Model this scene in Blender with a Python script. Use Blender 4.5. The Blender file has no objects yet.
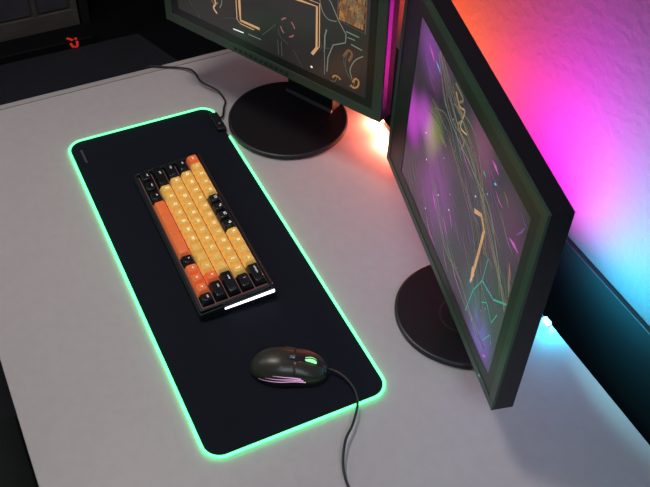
import bpy, bmesh, math, random
from mathutils import Vector, Matrix
random.seed(7)
PI = math.pi
SC = bpy.context.scene
COL = SC.collection

# ------------------------------------------------------------------ helpers
def mat(name, col, rough=.5, metal=0., emit=None, es=0., spec=.5, bump=None, noise=None, coat=0.):
    m = bpy.data.materials.new(name); m.use_nodes = True
    nt = m.node_tree; b = nt.nodes['Principled BSDF']
    b.inputs['Base Color'].default_value = (*col, 1)
    b.inputs['Roughness'].default_value = rough
    b.inputs['Metallic'].default_value = metal
    b.inputs['Specular IOR Level'].default_value = spec
    b.inputs['Coat Weight'].default_value = coat
    if emit:
        b.inputs['Emission Color'].default_value = (*emit, 1)
        b.inputs['Emission Strength'].default_value = es
    if bump or noise:
        tc = nt.nodes.new('ShaderNodeTexCoord')
        n = nt.nodes.new('ShaderNodeTexNoise')
        nt.links.new(tc.outputs['Object'], n.inputs['Vector'])
        n.inputs['Scale'].default_value = (bump or noise)[0]
        n.inputs['Detail'].default_value = 4
        if bump:
            bp = nt.nodes.new('ShaderNodeBump')
            bp.inputs['Strength'].default_value = bump[1]
            bp.inputs['Distance'].default_value = bump[2]
            nt.links.new(n.outputs['Fac'], bp.inputs['Height'])
            nt.links.new(bp.outputs['Normal'], b.inputs['Normal'])
        if noise:
            r = nt.nodes.new('ShaderNodeValToRGB')
            r.color_ramp.elements[0].position = .3; r.color_ramp.elements[1].position = .7
            r.color_ramp.elements[0].color = (*[c*(1-noise[1]) for c in col], 1)
            r.color_ramp.elements[1].color = (*[min(1, c*(1+noise[1])) for c in col], 1)
            nt.links.new(n.outputs['Fac'], r.inputs['Fac'])
            nt.links.new(r.outputs['Color'], b.inputs['Base Color'])
    return m

def link(o, parent=None, kind=None):
    COL.objects.link(o)
    if parent: o.parent = parent
    if kind: o['kind'] = kind
    return o

def obj(name, bm, mats, parent=None, kind=None, smooth=False, bevel=0., segs=2, sharp=35):
    me = bpy.data.meshes.new(name)
    bmesh.ops.recalc_face_normals(bm, faces=bm.faces)
    bm.to_mesh(me); bm.free()
    for m in (mats if isinstance(mats, (list, tuple)) else [mats]): me.materials.append(m)
    o = bpy.data.objects.new(name, me); link(o, parent, kind)
    if smooth or bevel:
        for p in me.polygons: p.use_smooth = True
        me.set_sharp_from_angle(angle=math.radians(sharp))
    if bevel:
        md = o.modifiers.new('bevel', 'BEVEL'); md.width = bevel; md.segments = segs
        md.limit_method = 'ANGLE'; md.angle_limit = math.radians(30)
        md.harden_normals = True
    return o

def tag(o, label, cat, group=None):
    o['label'] = label; o['category'] = cat
    if group: o['group'] = group
    return o

def thing(name, label, cat, loc=(0, 0, 0), rz=0., group=None):
    o = bpy.data.objects.new(name, None); COL.objects.link(o)
    o.empty_display_size = .02
    o.location = loc; o.rotation_euler = (0, 0, rz)
    return tag(o, label, cat, group)

def box(bm, x0, x1, y0, y1, z0, z1, mi=0):
    v = [bm.verts.new(p) for p in ((x0,y0,z0),(x1,y0,z0),(x1,y1,z0),(x0,y1,z0),(x0,y0,z1),(x1,y0,z1),(x1,y1,z1),(x0,y1,z1))]
    for f in ((3,2,1,0),(4,5,6,7),(0,1,5,4),(1,2,6,5),(2,3,7,6),(3,0,4,7)):
        bm.faces.new([v[i] for i in f]).material_index = mi
    return v

def prism(bm, pts, z0, z1, mi=0):
    a = [bm.verts.new((x, y, z0)) for x, y in pts]; b = [bm.verts.new((x, y, z1)) for x, y in pts]
    n = len(pts)
    bm.faces.new(a[::-1]).material_index = mi; bm.faces.new(b).material_index = mi
    for i in range(n): bm.faces.new((a[i], a[(i+1) % n], b[(i+1) % n], b[i])).material_index = mi

def lathe(bm, prof, n=64, cx=0, cy=0, mi=0):
    rings = []
    for r, z in prof:
        if r < 1e-6: rings.append([bm.verts.new((cx, cy, z))])
        else: rings.append([bm.verts.new((cx+r*math.cos(2*PI*i/n), cy+r*math.sin(2*PI*i/n), z)) for i in range(n)])
    for a, b in zip(rings, rings[1:]):
        for i in range(n):
            j = (i+1) % n
            q = [a[i % len(a)], a[j % len(a)], b[j % len(b)], b[i % len(b)]]
            u = []
            [u.append(x) for x in q if x not in u]
            if len(u) > 2: bm.faces.new(u).material_index = mi

def smooth_path(pts, k=6):
    P = [Vector(p) for p in pts]; out = []
    for i in range(len(P)-1):
        a = P[max(i-1, 0)]; b = P[i]; c = P[i+1]; d = P[min(i+2, len(P)-1)]
        for s in range(k):
            t = s/k
            out.append(.5*((2*b)+(c-a)*t+(2*a-5*b+4*c-d)*t*t+(3*b-a-3*c+d)*t**3))
    out.append(P[-1]); return out

def tube(bm, path, r, n=10, closed=False, mi=0):
    P = [Vector(p) for p in path]; N = len(P); rings = []
    for i, p in enumerate(P):
        a = P[(i-1) % N] if closed or i else P[0]
        b = P[(i+1) % N] if closed or i < N-1 else P[-1]
        t = (b-a).normalized()
        up = Vector((0, 0, 1)) if abs(t.z) < .95 else Vector((1, 0, 0))
        s = t.cross(up).normalized(); u = s.cross(t)
        rings.append([bm.verts.new(p+r*(math.cos(2*PI*k/n)*s+math.sin(2*PI*k/n)*u)) for k in range(n)])
    for i in range(N if closed else N-1):
        a = rings[i]; b = rings[(i+1) % N]
        for k in range(n): bm.faces.new((a[k], a[(k+1) % n], b[(k+1) % n], b[k])).material_index = mi
    if not closed:
        bm.faces.new(rings[0][::-1]); bm.faces.new(rings[-1])

def rrect(x0, x1, y0, y1, r, n=10):
    out = []
    for cx, cy, a0 in ((x1-r, y1-r, 0), (x0+r, y1-r, 90), (x0+r, y0+r, 180), (x1-r, y0+r, 270)):
        for i in range(n+1):
            a = math.radians(a0+90*i/n); out.append((cx+r*math.cos(a), cy+r*math.sin(a)))
    return out

def ribbon(bm, pts, w, f, mi=0, taper=False):
    """flat stroke along 2-D points; f maps (u, v) to 3-D"""
    P = [Vector(p) for p in pts]; L = []; R = []
    for i, p in enumerate(P):
        t = (P[min(i+1, len(P)-1)]-P[max(i-1, 0)]).normalized(); n = Vector((-t.y, t.x))
        ww = w*(1-.85*abs(2*i/(len(P)-1)-1)) if taper else w
        L.append(bm.verts.new(f(*(p+n*ww/2)))); R.append(bm.verts.new(f(*(p-n*ww/2))))
    for i in range(len(P)-1):
        try: bm.faces.new((L[i], R[i], R[i+1], L[i+1])).material_index = mi
        except ValueError: pass

def text_mesh(name, body, size, m, parent, M, align='CENTER'):
    cu = bpy.data.curves.new(name, 'FONT'); cu.body = body; cu.size = size
    cu.align_x = align; cu.align_y = 'CENTER'; cu.resolution_u = 2
    t = bpy.data.objects.new(name+'_tmp', cu)
    me = bpy.data.meshes.new_from_object(t)
    me.name = name
    bpy.data.objects.remove(t); bpy.data.curves.remove(cu)
    me.transform(M); me.materials.clear(); me.materials.append(m)
    o = bpy.data.objects.new(name, me); return link(o, parent)

# ------------------------------------------------------------------ materials
M_desk = mat('desk_laminate', (.55, .51, .50), .42, noise=(60, .03))
M_edge = mat('desk_edge_band', (.46, .44, .42), .5)
M_line = mat('desk_seam', (.10, .09, .09), .7)
M_leg = mat('dark_steel', (.03, .03, .035), .4, .6)
M_wall = mat('wall_plaster', (.125, .12, .125), .85, spec=.08, bump=(55, .55, .006))
M_wall2 = mat('dark_wall_paint', (.05, .05, .055), .9, bump=(60, .3, .003))
M_floor = mat('dark_floor', (.012, .012, .016), .6, noise=(9, .3))
M_mat = mat('floor_mat_fabric', (.055, .055, .068), .95, noise=(35, .25), bump=(260, .4, .002))
M_cab = mat('cabinet_grey', (.26, .25, .22), .6, noise=(14, .15))
M_cabp = mat('cabinet_panel', (.17, .17, .21), .7, noise=(10, .2))
M_black = mat('black_plastic', (.012, .012, .014), .38)
M_blackm = mat('black_matte', (.010, .010, .012), .65)
M_red = mat('red_mark', (.5, .03, .01), .5, emit=(1, .05, .015), es=.4)
M_pad = mat('pad_cloth', (.004, .0065, .013), .85, spec=.25, bump=(900, .25, .0006))
M_led_green = mat('green_light_tube', (.2, .8, .4), .4, emit=(.09, 1, .25), es=3.0)
M_badge = mat('grey_print', (.10, .11, .12), .6)
M_frame = mat('monitor_frame', (.058, .080, .060), .33)  # green of the pad glow tinted into the base colour
M_frame2 = mat('green_glow_frame', (.030, .075, .045), .33)  # stronger pad-glow green mixed into the frame colour
M_border = mat('screen_border', (.020, .020, .021), .3)
M_border2 = mat('wide_border', (.017, .023, .019), .35)
M_house = mat('monitor_housing', (.003, .006, .010), .40)  # teal wall reflection put into the base tone
M_siderefl = mat('purple_side_reflection', (.42, .16, .72), .12, .9)  # purple stands for LED light reflected on the side face
M_base = mat('stand_metal', (.020, .018, .020), .36, .3)
M_lip = mat('stand_lip', (.16, .15, .16), .4, .3)
M_rim = mat('stand_rim', (.05, .048, .05), .4, .4)
M_btn = mat('button_print', (.006, .014, .010), .5)
M_cable = mat('cable_rubber', (.018, .018, .02), .5)
M_case = mat('keyboard_case', (.012, .012, .016), .4)
M_plate = mat('keyboard_glow_plate', (.8, .6, .5), .5, emit=(1, .50, .36), es=1.6)
M_plate_dark = mat('keyboard_plate', (.02, .02, .025), .4)
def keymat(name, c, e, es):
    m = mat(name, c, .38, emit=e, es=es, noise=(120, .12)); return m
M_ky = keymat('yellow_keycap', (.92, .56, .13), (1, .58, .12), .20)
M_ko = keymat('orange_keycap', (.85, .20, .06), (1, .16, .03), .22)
M_kb = mat('black_keycap', (.010, .010, .012), .25)
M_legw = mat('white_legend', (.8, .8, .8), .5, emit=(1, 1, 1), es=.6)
M_legy = mat('pale_legend', (.95, .75, .5), .5, emit=(1, .78, .62), es=1.0)  # legend glow also stands for backlight glints between keys
M_ledbar = mat('white_light_bar', (.9, .9, 1), .4, emit=(.88, .86, 1), es=2.6)
M_mouse = mat('mouse_shell', (.062, .057, .044), .36, .35)
M_mouse2 = mat('mouse_side', (.008, .008, .009), .55)
M_wheel = mat('green_wheel', (.2, .8, .3), .4, emit=(.35, 1, .42), es=1.1)
M_pink = mat('pink_slash', (.9, .5, .8), .4, emit=(1, .45, .85), es=.75)
M_silver = mat('silver_button', (.45, .45, .6), .25, .8)

# ------------------------------------------------------------------ room
FZ = -.74
bm = bmesh.new(); box(bm, -3.2, 2.6, -2.2, .8, FZ-.05, FZ); obj('floor', bm, M_floor, kind='structure')
bm = bmesh.new(); box(bm, -3.2, 2.6, .8, .9, FZ-.05, 1.9); obj('wall_back', bm, M_wall, kind='structure')
bm = bmesh.new(); box(bm, -3.3, -3.2, -2.2, .9, FZ-.05, 1.9); obj('wall_left', bm, M_wall2, kind='structure')

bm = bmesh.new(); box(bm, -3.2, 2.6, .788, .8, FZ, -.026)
obj('wall_shade_panel', bm, mat('wall_shade_dark', (.006, .012, .012), .55, bump=(30, .15, .002)), kind='structure', bevel=.002)  # dark panel standing in for shade on the wall below desk level

# ------------------------------------------------------------------ desk
DX0, DX1, DY0, DY1 = -.176, 1.62, -.2335, .6275
dk = thing('desk', 'pale grey laminate desk carrying both monitors and the glowing pad', 'desk', (0, 0, FZ))
T = -FZ
bm = bmesh.new(); box(bm, DX0+.0165, DX1, DY0, DY1, T-.028, T)
obj('desktop', bm, M_desk, dk, bevel=.0015)
bm = bmesh.new(); box(bm, DX0, DX0+.0145, DY0, DY1, T-.028, T)
obj('edge_band', bm, M_edge, dk, bevel=.0015)
bm = bmesh.new(); box(bm, DX0+.0145, DX0+.0165, DY0, DY1, T-.028, T-.0012)
obj('seam', bm, M_line, dk)
for x in (DX0+.25, DX1-.1):
    for y in (DY0+.12, DY1-.08):
        bm = bmesh.new(); box(bm, x-.03, x+.03, y-.03, y+.03, 0, T-.028)
        obj('leg', bm, M_leg, dk, bevel=.004)

# ------------------------------------------------------------------ floor clutter beyond the desk
bm = bmesh.new()
prism(bm, [(-1.415, -1.2), (-1.405, .52), (-1.19, .595), (-.3, .595), (-.3, -1.2)], FZ, FZ+.008)
tag(obj('floor_mat', bm, M_mat, bevel=.002), 'charcoal floor mat beyond the left end of the desk', 'mat')
bm = bmesh.new()
prism(bm, [(-.16, -.262), (.10, -.262), (.60, -.262), (.60, -1.1), (-.16, -1.1)][2:] + [(.06, -1.1), (.06, -.262)], FZ, FZ+.02)
tag(obj('floor_mat', bm, mat('green_grey_mat', (.020, .026, .020), .9, noise=(30, .2), bump=(200, .3, .002)), bevel=.004),
    'dark green-grey floor mat below the near edge of the desk', 'mat')

cb = thing('cabinet', 'dark grey floor cabinet with recessed blue-grey door panels', 'cabinet', (-1.54, 0, FZ))
bm = bmesh.new(); box(bm, -.5, -.018, -1.15, .342, 0, .55); obj('carcass', bm, M_cab, cb, bevel=.006)
bm = bmesh.new()
box(bm, -.018, 0, -1.15, .345, .0, .078); box(bm, -.018, 0, -1.15, .345, .50, .55)
for y0, y1 in ((-1.15, -1.12), (-.40, -.38), (.186, .202), (.322, .345)): box(bm, -.018, 0, y0, y1, .078, .50)
obj('face_frame', bm, M_cab, cb, bevel=.003)
for y0, y1 in ((-1.115, -.405), (-.375, .181), (.207, .317)):
    bm = bmesh.new(); box(bm, -.017, -.006, y0, y1, .083, .495); d = obj('door', bm, M_cabp, cb, bevel=.004)
    hy = y1-.05 if y1 < .3 else y0+.04
    bm = bmesh.new(); box(bm, -.006, .008, hy-.006, hy+.006, .38, .46); obj('handle', bm, M_leg, d, bevel=.002)
bm = bmesh.new(); box(bm, -.5, 0, .352, .385, 0, .42)
o = obj('side_board', bm, mat('dim_board', (.035, .035, .04), .7), bevel=.003); o.location = (-1.54, 0, FZ)
tag(o, 'narrow dark board standing against the end of the grey cabinet', 'board')

cn = thing('console_box', 'long flat black box with a small red mark lying before the grey cabinet', 'box', (-1.455, 0, FZ))
bm = bmesh.new(); box(bm, -.052, .045, -.9, .36, 0, .035); obj('shell', bm, M_blackm, cn, bevel=.004)
bm = bmesh.new()
fm = lambda u, v: (.0458, .285+u, .001+v*.9)
fm2 = lambda u, v: (.044-v, .285+u, .0358)
ribbon(bm, [(-.010, .030), (-.004, .012), (.004, .010)], .009, fm)
ribbon(bm, [(.006, .004), (.013, .012), (.014, .034)], .009, fm)
ribbon(bm, [(-.016, .022), (-.006, .012), (.0, .001)], .011, fm2)
ribbon(bm, [(.012, .001), (.013, .014)], .009, fm2)
obj('red_emblem', bm, M_red, cn)

# ------------------------------------------------------------------ mouse pad
PW, PL = .308, .800
pad = thing('mouse_pad', 'long black desk pad outlined by a glowing green light tube', 'mouse pad', (.009, .004, 0))
bm = bmesh.new(); prism(bm, rrect(.001, PL-.001, .001, PW-.001, .029, 12), 0, .0036)
obj('cloth', bm, M_pad, pad, bevel=.0008)
ol = rrect(0, PL, 0, PW, .030, 12)
# open the loop where the control box sits (corner at x=0,y=PW)
pts = []
for i in range(len(ol)):
    a = Vector(ol[i]); b = Vector(ol[(i+1) % len(ol)]); n = max(1, int((b-a).length/.02))
    for k in range(n): pts.append(a+(b-a)*k/n)
keep = lambda p: not (.026 < p.x < .104 and p.y > PW-.012)
ix = [i for i in range(len(pts)) if keep(pts[i]) and not keep(pts[i-1])][0]
run = []
for k in range(len(pts)):
    p = pts[(ix+k) % len(pts)]
    if not keep(p): break
    run.append((p.x, p.y, .0034))
bm = bmesh.new(); tube(bm, run, .0024, 10); obj('light_tube', bm, M_led_green, pad, smooth=True, sharp=80)
ctl_a = math.radians(4)
bm = bmesh.new(); box(bm, .034, .090, PW-.017, PW+.002, .0, .013)
ctl = obj('control_box', bm, M_black, pad, bevel=.0025)
bm = bmesh.new(); box(bm, .070, .076, PW-.010, PW-.005, .013, .0142); obj('button', bm, M_silver, ctl, bevel=.0006)
bm = bmesh.new()
for k in range(7): box(bm, .030+k*.006, .0345+k*.006, .020, .024, .0036, .0038)
obj('badge', bm, M_badge, pad)

# usb lead of the pad
path = [(.060, .308, .007), (.054, .322, .006), (.030, .334, .007), (.010, .345, .005), (-.012, .346, .006), (-.030, .341, .010),
        (-.064, .320, .014), (-.095, .319, .014), (-.120, .316, .010), (-.140, .301, .006), (-.160, .272, .004), (-.172, .250, .004), (-.1805, .236, .0), (-.184, .226, -.03),
        (-.186, .22, -.2), (-.19, .21, -.55), (-.21, .2, FZ+.02), (-.27, .2, FZ+.012)]
bm = bmesh.new(); tube(bm, smooth_path(path, 6), .0021, 8)
tag(obj('pad_cable', bm, M_cable, smooth=True, sharp=80), 'thin black cable from the pad controller over the desk end', 'cable')

# ------------------------------------------------------------------ keyboard
KX0, KX1, KY0, KY1 = 0., .376, 0., .136
U = .0238
kb = thing('keyboard', 'compact mechanical keyboard with yellow, orange and black keycaps', 'keyboard', (.1755, .0915, .0038), math.radians(-.6))
def tilt(y): return .017+.010*y/KY1       # deck height
bm = bmesh.new()
sec = [(0, 0), (KY1, 0), (KY1, tilt(KY1)), (0, tilt(0))]
a = [bm.verts.new((KX0, y, z)) for y, z in sec]; b = [bm.verts.new((KX1, y, z)) for y, z in sec]
bm.faces.new(a[::-1]); bm.faces.new(b)
for i in range(4): bm.faces.new((a[i], a[(i+1) % 4], b[(i+1) % 4], b[i]))
obj('case', bm, M_case, kb, bevel=.003, segs=3)
ox, oy = (KX1-15*U)/2, (KY1-5*U)/2
def rim(bm, x0, x1, y0, y1, h):
    for (xa, xb, ya, yb) in ((x0, x1, y0, y0+.004), (x0, x1, y1-.004, y1), (x0, x0+.004, y0+.004, y1-.004), (x1-.004, x1, y0+.004, y1-.004)):
        v = box(bm, xa, xb, ya, yb, 0, 0)
        for i, q in enumerate(v): q.co.z = tilt(q.co.y)+(h if i > 3 else -.004)
bm = bmesh.new(); rim(bm, KX0+.002, KX1-.002, KY0+.002, KY1-.002, .0065); obj('rim', bm, M_case, kb, bevel=.001)
bm = bmesh.new()
def slab(bm, x0, x1, y0, y1, h0, h1, mi=0):
    v = box(bm, x0, x1, y0, y1, 0, 0, mi)
    for i, q in enumerate(v): q.co.z = tilt(q.co.y)+(h1 if i > 3 else h0)
rows = [
 [(1,'o','esc')]+[(1,'y',c) for c in '1234']+[(1,'b',c) for c in ('%5','^6','&7','*8')]+[(1,'y',c) for c in '90-=']+[(2,'b','backspace')],
 [(1.5,'b','tab')]+[(1,'y',c) for c in 'QWERTYUIOP[]']+[(1.5,'b','|')],
 [(1.75,'b','caps')]+[(1,'y',c) for c in "ASDFGHJKL;'"]+[(2.25,'b','enter')],
 [(2.25,'b','shift')]+[(1,'y',c) for c in 'ZXCVBNM,./']+[(1,'o','^'),(1.75,'b','shift')],
 [(1.25,'b','ctrl'),(1.25,'b','win'),(1.25,'b','alt'),(6.25,'o',''),(1,'b','fn'),(1,'o','<'),(1,'o','v'),(1,'o','>'),(1,'b','ctrl')],
]
km = {'y': M_ky, 'o': M_ko, 'b': M_kb}; lm_ = {'y': M_legy, 'o': M_legy, 'b': M_legw}
slab(bm, ox, ox+15*U, oy, oy+5*U, -.001, .0005)
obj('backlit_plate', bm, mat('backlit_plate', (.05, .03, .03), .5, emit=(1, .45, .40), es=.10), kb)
keycache = {}
for r, row in enumerate(rows):
    x = ox; yc = oy+(4-r+.5)*U
    for w, c, leg in row:
        cx = x+w*U/2; x += w*U
        if (w,) not in keycache:
            b2 = bmesh.new(); hw = w*U/2-.0007; hy = U/2-.0007; H = .0125
            NX = 9 if w < 3 else 25; NY = 8
            lay = []
            for (z, ins, dish) in ((0, 0, 0), (.003, .0003, 0), (H-.0016, .0030, 0), (H-.0004, .0039, 0), (H, .0050, 1)):
                # outline ring as rounded rect
                lay.append(([(px, py) for px, py in rrect(-hw+ins, hw-ins, -hy+ins*.9, hy-ins*.9+(.0004 if dish else 0), .0016+ins*.25, 4)], z))
            rings = [[b2.verts.new((px, py, z)) for px, py in L] for L, z in lay]
            for A, B in zip(rings, rings[1:]):
                for i in range(len(A)): b2.faces.new((A[i], A[(i+1) % len(A)], B[(i+1) % len(B)], B[i]))
            b2.faces.new(rings[0][::-1])
            # dished top
            inn = [b2.verts.new((q.co.x*.55, q.co.y*.55, H-.0009)) for q in rings[-1]]
            A = rings[-1]
            for i in range(len(A)): b2.faces.new((A[i], A[(i+1) % len(A)], inn[(i+1) % len(A)], inn[i]))
            b2.faces.new(inn)
            bmesh.ops.recalc_face_normals(b2, faces=b2.faces)
            me = bpy.data.meshes.new('keycap'); b2.to_mesh(me); b2.free()
            for p in me.polygons: p.use_smooth = True
            me.set_sharp_from_angle(angle=math.radians(38))
            me.materials.append(M_ky); keycache[(w,)] = me
        k = bpy.data.objects.new('keycap', keycache[(w,)]); link(k, kb)
        k.location = (cx, yc, tilt(yc)+.0035+(.0012 if r == 0 else 0)); k.rotation_euler = (math.atan2(.010, KY1)+(-.06 if r > 2 else 0), 0, 0)
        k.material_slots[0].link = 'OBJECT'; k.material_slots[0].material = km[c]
        col = {'y': 'yellow', 'o': 'orange', 'b': 'black'}[c]
        k['label'] = ('long orange space bar' if w > 6 else col+' keycap')
        if leg:
            if c == 'b':
                s = .0052 if len(leg) < 3 else .0046
                if len(leg) == 2 and leg[1].isdigit(): s = .0070
                lx = 0 if w < 1.3 else -(w*U/2-.010)*.45
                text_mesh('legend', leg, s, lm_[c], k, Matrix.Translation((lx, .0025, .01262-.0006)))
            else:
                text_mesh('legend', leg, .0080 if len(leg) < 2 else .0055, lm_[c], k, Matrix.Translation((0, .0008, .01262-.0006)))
# white light bar let into the right hand end
bm = bmesh.new()
v = box(bm, KX1-.002, KX1+.0022, .044, KY1-.001, 0, 0)
for i, q in enumerate(v): q.co.z = tilt(q.co.y)-(.0045 if i > 3 else (.0105 if q.co.y > .1 else .0075))
obj('light_bar', bm, M_ledbar, kb, bevel=.0008)
for fx in (.03, KX1-.03):
    for fy in (.012, KY1-.012):
        pass

# ------------------------------------------------------------------ mouse
MX, MY = .7055, .1815
ms = thing('computer_mouse', 'black wired mouse with a lit green wheel and pink side slashes', 'mouse', (MX, MY, .0038), math.radians(-27.5))
ML_, MWd, MHt = .128, .034, .038
def half_w(t):   # t 0 back .. 1 front
    e = max(0., 1-abs(2*t-1)**2.6)**.5
    return MWd*e*(1-.10*math.exp(-((t-.60)/.16)**2)+.04*t)
def height(t):
    e = max(0., 1-abs(2*t-1)**3.2)**.5
    return (MHt*(1-.42*max(0, t-.38)**1.25/.62**1.25))*e
def surf(t, a, off=0.):
    w, h = half_w(t), height(t); c, s = math.cos(a), math.sin(a)
    n = 2.35
    x = w*math.copysign(abs(c)**(2/n), c); z = .0015+(h)*abs(s)**(2/n)
    y = (t-.5)*ML_
    if off:
        nx, nz = c*h, s*w
        l = math.hypot(nx, nz) or 1
        x += off*nx/l; z += off*nz/l
    return (x, y, z)
def patch(bm, t0, t1, a0, a1, off, nt=12, na=10, mi=0, th=0.):
    g = [[bm.verts.new(surf(t0+(t1-t0)*i/nt, a0+(a1-a0)*j/na, off)) for j in range(na+1)] for i in range(nt+1)]
    for i in range(nt):
        for j in range(na): bm.faces.new((g[i][j], g[i+1][j], g[i+1][j+1], g[i][j+1])).material_index = mi
bm = bmesh.new(); NT, NA = 48, 40
g = []
for i in range(NT+1):
    t = .5-.5*math.cos(PI*i/NT); t = min(max(t, .0005), .9995)
    g.append([bm.verts.new(surf(t, PI*j/NA)) for j in range(NA+1)])
for i in range(NT):
    for j in range(NA):
        f = bm.faces.new((g[i][j], g[i+1][j], g[i+1][j+1], g[i][j+1]))
        tt = (i+.5)/NT; aa = (j+.5)/NA
        tq = .5-.5*math.cos(PI*tt)
        f.material_index = 1 if (aa < .075 or aa > .64 or tq > .965) else 0
    bm.faces.new((g[i][0], g[i][NA], g[i+1][NA], g[i+1][0])).material_index = 1
bm.faces.new(g[0]).material_index = 1; bm.faces.new(g[-1]).material_index = 1
obj('shell', bm, [M_mouse, M_mouse2], ms, smooth=True, sharp=60)
for a0, a1 in ((.20*PI, .455*PI), (.545*PI, .80*PI)):
    bm = bmesh.new(); patch(bm, .56, .955, a0, a1, .0009); o = obj('button', bm, M_mouse if a0 < 1 else M_mouse2, ms, smooth=True, sharp=60)
    md = o.modifiers.new('th', 'SOLIDIFY'); md.thickness = .0016; md.offset = -1
bm = bmesh.new()
fS = lambda t, a, off=.0014: surf(t, a, off)
# dark centre spine between the two buttons
bm = bmesh.new(); patch(bm, .50, .93, .462*PI, .538*PI, .0012); obj('centre_spine', bm, M_mouse2, ms, smooth=True, sharp=60)
bm = bmesh.new()
wz = surf(.755, PI/2)[2]; wy = (.755-.5)*ML_
for i in range(25): pass
n = 28; R0 = .0115; hw = .0038
rl = []
for sx, rr in ((-hw, R0-.0016), (-hw+.0012, R0), (hw-.0012, R0), (hw, R0-.0016)):
    rl.append([bm.verts.new((sx, wy+rr*math.cos(2*PI*i/n), wz-.0055+rr*math.sin(2*PI*i/n))) for i in range(n)])
for k, (A, B) in enumerate(zip(rl, rl[1:])):
    for i in range(n): bm.faces.new((A[i], A[(i+1) % n], B[(i+1) % n], B[i])).material_index = 0
bm.faces.new(rl[0]); bm.faces.new(rl[-1][::-1])
wh = obj('scroll_wheel', bm, M_wheel, ms, smooth=True)
bm = bmesh.new()
for A in (-.0009, ):
    n = 28; rl = []
    for sx in (-.0012, .0012):
        rl.append([bm.verts.new((sx, wy+(R0+.0005)*math.cos(2*PI*i/n), wz-.0055+(R0+.0005)*math.sin(2*PI*i/n))) for i in range(n)])
    for i in range(n): bm.faces.new((rl[0][i], rl[0][(i+1) % n], rl[1][(i+1) % n], rl[1][i]))
obj('tyre', bm, M_mouse2, wh, smooth=True)
bm = bmesh.new(); box(bm, -.0032, .0032, (.545-.5)*ML_-.006, (.545-.5)*ML_+.004, surf(.55, PI/2)[2]-.001, surf(.55, PI/2)[2]+.0022)
obj('dpi_button', bm, M_silver, ms, bevel=.001)
for k in range(3):   # three light slashes on the right flank
    bm = bmesh.new()
    t0, t1 = .13+.09*k, .72-.03*k
    lo = []; hi = []
    for i in range(13):
        q = i/12; t = t0+(t1-t0)*q
        a_ = (.075+.052*k)*(1-q)+(.085+.026*k)*q
        wd = .003+.015*q
        lo.append(bm.verts.new(surf(t, a_*PI, .0006))); hi.append(bm.verts.new(surf(t, (a_+wd)*PI, .0006)))
    for i in range(12): bm.faces.new((lo[i], lo[i+1], hi[i+1], hi[i]))
    obj('light_slash', bm, M_pink, ms, smooth=True)
# thumb buttons on the far flank
for t0, t1 in ((.44, .58), (.60, .74)):
    bm = bmesh.new(); patch(bm, t0, t1, .80*PI, .88*PI, .0022, 8, 5); o = obj('thumb_button', bm, M_mouse, ms, smooth=True)
    md = o.modifiers.new('th', 'SOLIDIFY'); md.thickness = .0022; md.offset = -1

cord = [(.7345, .2385, .012), (.748, .2475, .014), (.765, .254, .015), (.791, .257, .0135), (.815, .249, .012), (.844, .226, .013), (.864, .204, .014),
        (.893, .185, .012), (.917, .176, .010), (.940, .174, .008), (.98, .18, .005), (1.05, .21, .0035), (1.13, .26, .003), (1.25, .34, .003), (1.33, .47, .003), (1.36, .60, .003), (1.362, .632, -.002), (1.364, .64, -.05), (1.37, .65, -.4)]
bm = bmesh.new(); tube(bm, smooth_path(cord, 6), .0021, 8)
bpy.context.view_layer.update()
mi_ = ms.matrix_world.inverted()
for v in bm.verts: v.co = mi_ @ v.co
obj('cord', bm, M_cable, ms, smooth=True, sharp=80)

# ------------------------------------------------------------------ monitors
def screen_mat(name, kind, reflect_spots=()):
    m = bpy.data.materials.new(name); m.use_nodes = True; nt = m.node_tree
    b = nt.nodes['Principled BSDF']; b.inputs['Base Color'].default_value = (.012, .012, .014, 1)
    b.inputs['Roughness'].default_value = .22; b.inputs['Specular IOR Level'].default_value = .5
    tc = nt.nodes.new('ShaderNodeTexCoord'); n = nt.nodes.new('ShaderNodeTexNoise')
    n.inputs['Scale'].default_value = 7 if kind == 'R' else 5; n.inputs['Detail'].default_value = 2
    nt.links.new(tc.outputs['Object'], n.inputs['Vector'])
    r = nt.nodes.new('ShaderNodeValToRGB'); cr = r.color_ramp
    if kind == 'L':
        st = [(.30, (.022, .020, .019)), (.5, (.034, .026, .027)), (.7, (.022, .027, .020))]
    else:
        st = [(.30, (.018, .032, .030)), (.42, (.030, .032, .040)), (.54, (.045, .024, .050)), (.64, (.085, .030, .080)), (.74, (.035, .045, .042))]
    while len(cr.elements) < len(st): cr.elements.new(.5)
    for e, (p, c) in zip(cr.elements, st): e.position = p; e.color = (*c, 1)
    nt.links.new(n.outputs['Fac'], r.inputs['Fac'])
    last = r.outputs['Color']
    for (c, rad, col) in reflect_spots:
        d = nt.nodes.new('ShaderNodeVectorMath'); d.operation = 'DISTANCE'
        nt.links.new(tc.outputs['Object'], d.inputs[0]); d.inputs[1].default_value = c
        mr = nt.nodes.new('ShaderNodeMapRange'); mr.interpolation_type = 'SMOOTHERSTEP'
        mr.inputs[1].default_value = 0; mr.inputs[2].default_value = rad; mr.inputs[3].default_value = 1; mr.inputs[4].default_value = 0
        nt.links.new(d.outputs['Value'], mr.inputs[0])
        mx = nt.nodes.new('ShaderNodeMix'); mx.data_type = 'RGBA'; mx.blend_type = 'ADD'
        nt.links.new(mr.outputs[0], mx.inputs[0]); nt.links.new(last, mx.inputs[6]); mx.inputs[7].default_value = (*col, 1)
        last = mx.outputs[2]
    nt.links.new(last, b.inputs['Emission Color']); b.inputs['Emission Strength'].default_value = .9 if kind == 'R' else .68
    return m
def em(name, c, s=1.):
    return mat(name, tuple(x*.2 for x in c), .4, emit=c, es=s)
A_gold = em('art_gold', (.62, .34, .17), .9); A_grey = em('art_grey', (.18, .22, .18), .8); A_red = em('art_rose', (.35, .10, .13), .9)
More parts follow.
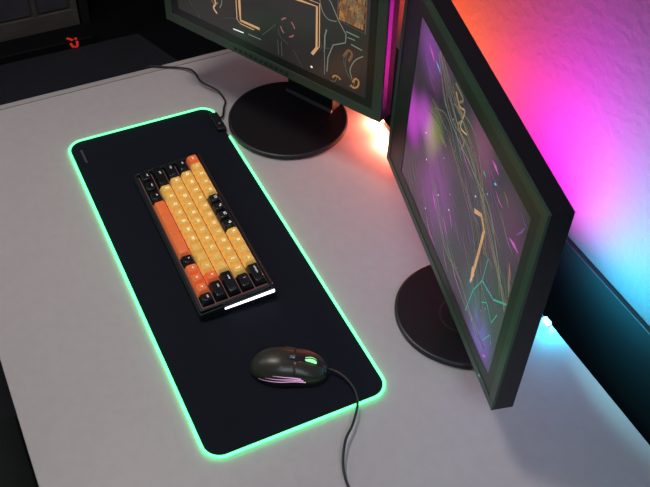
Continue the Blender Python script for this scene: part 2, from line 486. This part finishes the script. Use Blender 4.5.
A_or = em('art_orange', (.50, .22, .07), .7); A_teal = em('art_teal', (.04, .36, .26), .9); A_mag = em('art_magenta', (.55, .10, .45), .9)
A_wh = em('art_white', (.9, .9, .85), 1.); A_olive = em('art_olive', (.20, .17, .09), .8); A_vio = em('art_violet', (.16, .07, .26), .8)
A_brown = em('art_brown', (.20, .10, .05), .7); A_blue = em('art_blue', (.12, .45, .75), .9); A_dim = em('art_dim', (.075, .08, .07), .8)
ART = [A_gold, A_grey, A_red, A_or, A_teal, A_mag, A_wh, A_olive, A_vio, A_brown, A_blue, A_dim]
GOLD, GREY, RED, ORG, TEAL, MAG, WH, OLV, VIO, BRN, BLU, DIM = range(12)
W, H = .530, .392
D = .034
def monitor(label, kind, mx, my, mz, yaw, tl, cx, cy, rad, W=.530, ins=(.0355, .0355, .0375, .0355)):
    ca, sa = math.cos(yaw), math.sin(yaw)
    root = thing('monitor', label, 'monitor', (cx, cy, 0), yaw)
    dx, dy = mx-cx, my-cy
    lx, ly = dx*ca+dy*sa, -dx*sa+dy*ca      # front-bottom-centre in stand coordinates
    ct, st_ = math.cos(tl), math.sin(tl)
    def P(u, d, v):   # u right, d depth behind the front, v up
        return (lx+u, ly+d*ct+v*st_, mz+v*ct-d*st_)
    def tb(bm, u0, u1, d0, d1, v0, v1, mi=0):
        q = box(bm, u0, u1, d0, d1, v0, v1, mi)
        for k in q: k.co = P(*k.co)
    bm = bmesh.new(); tb(bm, -W/2, W/2, .0035, D, 0, H)
    h = obj('housing', bm, M_house, root, bevel=.0012)
    # rear bulge
    bm = bmesh.new()
    a = [bm.verts.new(P(u, D, v)) for u, v in ((-.19, .06), (.19, .06), (.19, .33), (-.19, .33))]
    b = [bm.verts.new(P(u, D+.03, v)) for u, v in ((-.15, .09), (.15, .09), (.15, .30), (-.15, .30))]
    bm.faces.new(a); bm.faces.new(b)
    for i in range(4): bm.faces.new((a[i], a[(i+1) % 4], b[(i+1) % 4], b[i]))
    obj('rear_cover', bm, M_house, root, bevel=.004)
    F = .0200 if kind == 'L' else .0150; G = .0415
    bm = bmesh.new()
    for u0, u1, v0, v1 in ((-W/2, W/2, 0, F), (-W/2, W/2, H-F, H), (-W/2, -W/2+F, F, H-F), (W/2-F, W/2, F, H-F)):
        tb(bm, u0, u1, 0, .004, v0, v1)
    fr = obj('front_frame', bm, M_frame if kind == 'L' else M_frame2, root, bevel=.0006)
    # screen recess border and panel; ins = left, right, bottom, top distance of the lit panel from the outer edge
    a0, a1, a2, a3 = -W/2+ins[0], W/2-ins[1], ins[2], H-ins[3]
    g_ = .0012
    bm = bmesh.new()
    for u0, u1, v0, v1 in ((-W/2+F+g_, W/2-F-g_, F+g_, a2), (-W/2+F+g_, W/2-F-g_, a3, H-F-g_), (-W/2+F+g_, a0, a2, a3), (a1, W/2-F-g_, a2, a3)):
        tb(bm, u0, u1, .0012, .004, v0, v1)
    obj('inner_border', bm, M_border if kind == 'L' else M_border2, root)
    bm = bmesh.new(); tb(bm, a0, a1, .0022, .0034, a2, a3)
    reflect_spots = [] if kind == 'L' else [(-.185, .17, .075, (.50, .04, .52)), (-.13, .21, .06, (.42, .05, .45)), (-.085, .225, .055, (.17, .19, .04)), (-.10, .19, .05, (.12, .14, .03)), (-.15, .33, .08, (.12, .02, .20)),
                                    (-.04, .13, .12, (.13, .02, .15)), (.20, .06, .07, (.10, .03, .28)), (.17, .09, .09, (.01, .07, .07)), (.08, .33, .08, (.12, .02, .06)), (.20, .30, .08, (.06, .01, .04))]  # hazy LED reflections painted into the screen glow
    sc = obj('screen', bm, screen_mat('screen_'+('swirl' if kind == 'R' else 'dark'), kind, [(P(u, .0022, v), r, c) for u, v, r, c in reflect_spots]), root)
    # LED reflection on the monitor side, put in as a purple strip
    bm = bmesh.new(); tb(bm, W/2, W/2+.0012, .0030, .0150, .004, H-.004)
    if kind == 'L': obj('side_reflection', bm, M_siderefl, root)
    else: bm.free()
    # artwork on the screen
    bm = bmesh.new(); sh = 0 if kind == 'L' else .0185
    f = lambda u, v: P(u+sh, .0018, v)
    U0, U1, V0, V1 = a0+.003-(0 if kind == 'L' else .0185), a1-.003-(0 if kind == 'L' else .0185), a2+.003, a3-.003
    def rb(pts, w, mi, sm=False, tp=False):
        pts = [(min(max(u, U0), U1), min(max(v, V0), V1)) for u, v in pts]
        if sm: pts = [(q.x, q.y) for q in smooth_path([(u, v, 0) for u, v in pts], 5)]
        pts = [pts[0]]+[b for a, b in zip(pts, pts[1:]) if math.hypot(a[0]-b[0], a[1]-b[1]) > 1e-5]
        if len(pts) > 1: ribbon(bm, pts, w, f, mi, tp)
    R_ = random.Random(11 if kind == 'L' else 5)
    if kind == 'L':
        rb([(-.0625, .30), (-.0632, .1068), (-.0627, .0790), (-.0158, .0799)], .0056, GOLD)
        rb([(-.0710, .30), (-.0714, .0774), (-.063, .0718), (-.03, .072)], .0022, GOLD)
        rb([(-.0625, .30), (-.03, .345), (.08, .345)], .005, GOLD)
        rb([(.0554, .177), (.0754, .179), (.1181, .1821), (.1182, .097), (.1071, .0791)], .0046, GOLD)
        rb([(.060, .186), (.0821, .188), (.1240, .190), (.1245, .1021), (.110, .078)], .0022, GOLD)
        for k in range(4):
            a0 = k*PI/2+.2
            rb([(.0518+.0165*math.cos(a0+i*.2), .1116+.0185*math.sin(a0+i*.2)) for i in range(5)], .0028, RED)
        rb([(.1364, .2129), (.1481, .2021), (.1661, .1719), (.182, .1524), (.1814, .1352), (.1549, .1189), (.1443, .0882), (.1425, .0563)], .0022, GREY)
        rb([(.1399, .1447), (.1365, .1304), (.1361, .1027)], .0030, GREY); rb([(.1361, .1027), (.1372, .0472)], .0012, GREY)
        rb([(.1819, .1584), (.2094, .1581)], .0026, GREY); rb([(.1854, .1478), (.2014, .1486)], .0020, GREY)
        rb([(.1934, .1369), (.2168, .1349)], .0026, GREY)
        rb([(.2199, .1238), (.2034, .1079), (.1935, .0843), (.1987, .066)], .0020, GREY, True)
        rb([(.1237, .1982), (.1306, .1772), (.1438, .1667), (.161, .1698)], .0018, GREY, True)
        # mottled picture tile at the right
        for i in range(13):
            for j in range(26):
                u = .1675+i*.0040; v = .1760+j*.0068
                if v > V1-.01: continue
                c = R_.choice([ORG, BRN, BRN, BRN, BRN, OLV, OLV, ORG])
                rb([(u, v), (u+R_.uniform(-.003, .006), v+R_.uniform(.006, .014))], R_.uniform(.003, .007), c)
        rb([(.163, .35), (.163, .174), (.2215, .170), (.2215, .35)], .0020, BRN)
        rb([(.1556, .0491), (.1600, .0555), (.1680, .0563), (.1735, .0523)], .0032, ORG, True)
        rb([(.2000, .0590), (.2060, .0700), (.2130, .0673), (.2114, .0555), (.2027, .0484), (.196, .052)], .0036, ORG, True)
        rb([(.105, .0504), (.1095, .0504)], .0036, WH)
        rb([(-.140, .22), (-.128, .16), (-.1336, .1124), (-.1243, .0931), (-.1307, .0795), (-.1226, .0695)], .0040, GOLD, True)
        rb([(-.145, .12), (-.138, .10), (-.128, .088), (-.118, .095)], .0026, OLV, True)
        rb([(-.112, .12), (-.108, .10), (-.115, .085)], .002, GREY, True)
        rb([(-.0828, .0520), (-.0567, .0540)], .0024, WH); rb([(-.0448, .0563), (-.0133, .0575)], .0020, GREY)
        rb([(.0236, .1061), (-.0091, .070)], .0014, DIM); rb([(.0275, .0754), (.029, .0427)], .0014, DIM); rb([(.036, .0754), (.0375, .0427)], .0014, DIM)
        rb([(.2001, .0612), (.1861, .0765), (.183, .1009), (.1887, .1203)], .0016, DIM, True)
        rb([(.178, .105), (.188, .122), (.196, .118), (.190, .10)], .005, BRN, True)
        for k in range(46):
            u = R_.uniform(-.22, .21); v = R_.uniform(.05, .34)
            if -.055 < u < .11 and .09 < v < .33: continue
            a = R_.uniform(0, 2*PI); l = R_.uniform(.01, .035); b_ = a+R_.uniform(-.9, .9)
            p1 = (u+l*math.cos(a), v+l*math.sin(a)); p2 = (p1[0]+l*.8*math.cos(b_), p1[1]+l*.8*math.sin(b_))
            rb([(u, v), p1, p2], R_.uniform(.0008, .0016), R_.choice([GREY, DIM, DIM, DIM, OLV]), R_.random() < .5)
    else:
        rb([(.0800, .2250), (.1030, .2380), (.1208, .2250), (.1195, .1800), (.1165, .1380)], .0072, GOLD)
        rb([(.1100, .1420), (.1165, .1350), (.1140, .1146)], .0120, GOLD, False, True)
        rb([(.1180, .1430), (.1140, .1120)], .0050, GOLD)
        rb([(.1193, .0531), (.1287, .1113), (.1482, .1523)], .0022, TEAL); rb([(.1482, .1523), (.1903, .1592), (.2259, .1895)], .0030, TEAL)
        rb([(.160, .120), (.175, .135), (.2006, .1216), (.21, .15)], .0020, TEAL); rb([(.1482, .1523), (.150, .20)], .0018, TEAL)
        rb([(.19, .07), (.205, .10), (.215, .09)], .0018, TEAL)
        # long sweeping threads
        base = [[(-.1216, .3398), (-.0495, .3034), (.039, .2841), (.1396, .2456), (.2104, .1821)],
                [(-.0682, .325), (.0268, .31), (.0932, .258), (.1454, .1926)],
                [(-.0827, .1389), (.0085, .0946), (.09, .0702), (.18, .06)],
                [(-.13, .25), (-.06, .26), (.03, .23), (.10, .19), (.16, .09)]]
        for bpth in base:
            for k in range(6):
                off = [(u+R_.uniform(-.02, .02), v+R_.uniform(-.018, .018)) for u, v in bpth]
                rb(off, R_.uniform(.0010, .0022), R_.choice([OLV, OLV, GREY, DIM, GREY]), True)
        rb([(-.0569, .345), (-.0221, .3418), (-.035, .325), (-.012, .315), (-.0245, .295), (.005, .29), (.0, .27)], .0042, OLV, True)
        rb([(-.050, .335), (-.030, .325), (-.01, .33), (-.015, .30), (.01, .305)], .0026, GOLD, True)
        for (u, v, du, dv, w, c) in ((-.0763, .1233, .030, -.020, .0050, MAG), (-.05, .14, .03, -.016, .0032, VIO), (-.02, .12, .03, -.018, .0036, MAG), (.0, .15, .02, -.02, .003, MAG),
                                     (.1903, .2808, .030, .002, .0065, MAG), (.2050, .3000, .014, .02, .0034, VIO), (.213, .312, .008, .016, .0034, VIO), (.21, .235, .018, -.03, .0075, OLV), (.205, .25, .015, -.022, .0045, ORG),
                                     (.10, .335, .025, -.004, .0060, MAG), (.118, .31, .008, .004, .004, BLU), (.08, .30, .012, -.002, .004, TEAL), (.15, .325, .02, -.01, .003, OLV),
                                     (-.175, .33, .03, -.01, .0055, MAG), (-.165, .345, .03, -.006, .0035, VIO), (-.14, .325, .024, -.006, .0035, BLU), (-.185, .30, .05, -.008, .006, VIO),
                                     (-.10, .23, .05, .002, .009, OLV), (.165, .055, .020, .004, .0035, VIO), (.185, .058, .018, .006, .003, VIO), (.2, .046, .01, .01, .0045, MAG)):
            rb([(u, v), (u+du*.5, v+dv*.5+.001), (u+du, v+dv)], w, c, False, True)
        for k in range(80):
            u = R_.uniform(-.20, .21); v = R_.uniform(.05, .34)
            a = R_.uniform(-.85, -.25); l = R_.uniform(.015, .045)
            rb([(u, v), (u+l*math.cos(a), v+l*math.sin(a)), (u+1.8*l*math.cos(a+.15), v+1.8*l*math.sin(a+.15))], R_.uniform(.0008, .0022), R_.choice([OLV, DIM, DIM, VIO, GREY, OLV, MAG, VIO]), True, True)
        for k in range(16):
            u = R_.uniform(-.16, .2); v = R_.uniform(.06, .33)
            rb([(u, v), (u+.003, v+.001)], .0022, R_.choice([WH, BLU, WH, MAG]))
    obj('display_image', bm, ART, sc)
    # buttons under the screen
    if kind == 'L':
        for k in range(11):
            u = -.078+k*.0128
            bm = bmesh.new(); tb(bm, u-.0035, u+.0035, -.0006, .001, .006, .0125); obj('menu_button', bm, M_btn, fr)
    else:
        bm = bmesh.new(); tb(bm, .225, .229, -.0006, .001, .008, .0115); obj('power_light', bm, em('power_light', (.2, .6, .4), .6), fr)
    # stand: disc, neck
    bm = bmesh.new(); lathe(bm, [(0, .0005), (rad-.003, .0005), (rad, .003), (rad, .0095), (rad-.0035, .0125), (0, .0125)], 96)
    obj('stand_base', bm, M_base, root, smooth=True, sharp=30)
    bm = bmesh.new(); lathe(bm, [(rad-.006, .0118), (rad-.0035, .0127), (rad-.001, .0112)], 96)
    obj('base_rim', bm, M_rim, root, smooth=True, sharp=60)
    ny = ly+.136
    if kind == 'R':
        bm = bmesh.new()
        for u0, u1, v0, v1 in ((-.17, .20, .255, .265), (-.17, .20, .090, .100), (-.17, -.16, .1, .255), (.195, .205, .09, .265)):
            tb(bm, u0, u1, .034, .0665, v0, v1)
        obj('added_back_strip', bm, M_blackm, root)  # unseen strip added to carry the lamps for the upper wall
    if kind == 'L':
        bm = bmesh.new(); box(bm, lx-.060, lx+.060, ny, ny+.028, .0125, .30); obj('stand_neck', bm, M_black, root, bevel=.003)
        bm = bmesh.new(); box(bm, lx-.061, lx+.061, ny-.006, ny, .0125, .019); obj('neck_lip', bm, M_lip, root, bevel=.001)
        bm = bmesh.new(); box(bm, lx-.055, lx+.055, ly+.060, ny+.002, .20, .30); obj('neck_bracket', bm, M_black, root, bevel=.004)
    else:
        nx_ = lx+.018
        bm = bmesh.new(); lathe(bm, [(.040, .0120), (.0405, .0135), (.0375, .0135), (.037, .0120)], 64, lx*0+.010, -.005); obj('base_ring', bm, M_rim, root, smooth=True)
        bm = bmesh.new(); lathe(bm, [(0, .0125), (.028, .0125), (.028, .27), (0, .27)], 48, .010, .000); obj('stand_neck', bm, M_black, root, smooth=True)
        bm = bmesh.new(); box(bm, -.03, .05, min(ly+.060, .0), max(ly+.066, .004)+.01, .18, .27); obj('neck_bracket', bm, M_black, root, bevel=.004)
    return root
monitor('wide black monitor above the pad corner showing a gold angular frame', 'L', .150, .384, .1721, .4682, -.0135, .119, .4422, .124)
monitor('near black monitor seen edge-on with purple and gold swirls on screen', 'R', .6995-.0181, .446+.0041, .1022, -.2223, .0199, .718, .5010, .1168, W=.567, ins=(.080, .036, .036, .040))

# ------------------------------------------------------------------ rear light strip (addressable LEDs, colours run along it)
strip = thing('led_strip', 'multicolour light strip lying along the rear edge of the desk', 'light strip')
bm = bmesh.new(); box(bm, .00, .803, .6190, .6255, .0002, .0016); obj('backing_tape', bm, M_blackm, strip)
seg = [(.03, (1, .55, .30)), (.115, (1, .35, .12)), (.20, (1, .22, .10)), (.285, (1, .30, .12)), (.37, (1, .22, .05)), (.455, (1, .05, .28)), (.54, (1, .02, .65)), (.60, (.85, .03, 1)),
       (.665, (.55, .15, 1)), (.73, (.18, .55, 1)), (.795, (.04, .62, 1))]
for x, c in seg:
    bm = bmesh.new(); box(bm, x-.004, x+.004, .6195, .6245, .0016, .0030)
    obj('led', bm, mat('led_emitter', c, .4, emit=c, es=(60 if x == .795 else 30)), strip, bevel=.0006)

bm = bmesh.new(); box(bm, .786, .803, .6165, .6255, .0016, .0085)
obj('led_bloom', bm, mat('led_bloom_cyan', (.1, .8, 1), .4, emit=(.06, .75, 1), es=22), strip, bevel=.002)  # bloom around the last LED, shaped as an added glowing block

def area(name, loc, tgt, sx, sy, col, e, spread=180):
    l = bpy.data.lights.new(name, 'AREA'); l.shape = 'RECTANGLE'; l.size = sx; l.size_y = sy; l.color = col; l.energy = e
    l.spread = math.radians(spread)
    o = bpy.data.objects.new(name, l); COL.objects.link(o); o.location = loc
    o.rotation_euler = (Vector(tgt)-Vector(loc)).to_track_quat('-Z', 'Y').to_euler(); return o
LS = .45
WL = [(.05, (2.6, .02, 0)), (.15, (3.8, .35, .0)), (.25, (.5, .35, 0)), (.34, (2.2, .05, .05)), (.43, (2.6, 0, .5)), (.52, (1.2, 0, 1.0)), (.60, (3.4, 0, 2.4)), (.68, (.8, .1, .8)), (.79, (.0, 3.0, 3.8))]
def lamp_rgb(name, loc, tgt, sx, sy, c, spread):
    m_ = max(c); area(name, loc, tgt, sx, sy, tuple(k/m_ for k in c), m_*LS, spread)
for x, c in WL:
    lamp_rgb('strip_lamp', (x, .6225, .0045), (x, .80, .22), .06, .002, c, 120)
for x in (.70, .785):
    lamp_rgb('strip_lamp', (x, .6235, .0045), (x+.06, .80, -.005), .06, .002, (0, .60, .95), 100)
# unseen lamps added behind the near monitor to brighten the upper wall
def on_back(u, z): return (.6995-.0181+u*.9754+.074*.2205, .446+.0041-u*.2205+.074*.9754, z)
for u, z, c in ((-.14, .20, (1.4, 0, 2.0)), (-.14, .36, (.35, 0, .5)), (-.02, .30, (.25, 0, .5)), (.185, .20, (.8, 2.6, 3.0))):
    L_ = on_back(u, z); lamp_rgb('added_wall_lamp', L_, (L_[0]+.2205*.3, L_[1]+.9754*.3, z), .05, .008, c, 120)

# glow spilling forward between and behind the monitors
for x, y, c, e in ((.27, .603, (1, .22, .13), 1.5), (.20, .6125, (1, .22, .12), 1.1), (.797, .6285, (.02, .60, 1), .8)):
    l = bpy.data.lights.new('strip_glow', 'POINT'); l.color = c; l.energy = e; l.shadow_soft_size = .004
    o = bpy.data.objects.new('strip_glow', l); COL.objects.link(o); o.location = (x, y, .012)

# room light, plus an added fill from the right
area('ceiling_lamp', (.12, -.10, 1.70), (.36, .0, 0), 0.36, 0.36, (1, .925, .90), 5.7, 130)
area('fill_lamp', (-.6, -1.2, 1.7), (.1, .0, 0), 1.0, 1.0, (.86, .90, 1), 1.6, 90)
area('added_right_fill', (1.95, .05, 1.35), (.92, .40, 0), .5, .5, (.70, .82, 1), .8, 50)  # unseen lamp added to lift the desk beside the near monitor
w = bpy.data.worlds.new('room'); SC.world = w; w.use_nodes = True
w.node_tree.nodes['Background'].inputs[0].default_value = (.5, .55, .65, 1); w.node_tree.nodes['Background'].inputs[1].default_value = .07

# ------------------------------------------------------------------ camera
Rw = ((.433, .901, .024), (.656, -.296, -.694), (-.619, .316, -.719))
RV = Vector((2.0533, 1.3059, -.4986))
Rm = Matrix.Rotation(RV.length, 3, RV.normalized())       # world -> camera (x right, y down, z forward)
cam = bpy.data.cameras.new('camera'); co = bpy.data.objects.new('camera', cam); COL.objects.link(co)
r0, r1, r2 = Rm[0], Rm[1], Rm[2]
M3 = Matrix((r0, -r1, -r2)).transposed()
co.matrix_world = Matrix.Translation((1.5461, -.1914, 1.2524)) @ M3.to_4x4()
cam.sensor_width = 36; cam.lens = 952.43/650*36; cam.clip_start = .05
SC.camera = co
SC.view_settings.view_transform = 'Standard'
SC.view_settings.look = 'None'
SC.cycles.use_denoising = True
SC.cycles.max_bounces = 8
SC.cycles.sample_clamp_indirect = 4
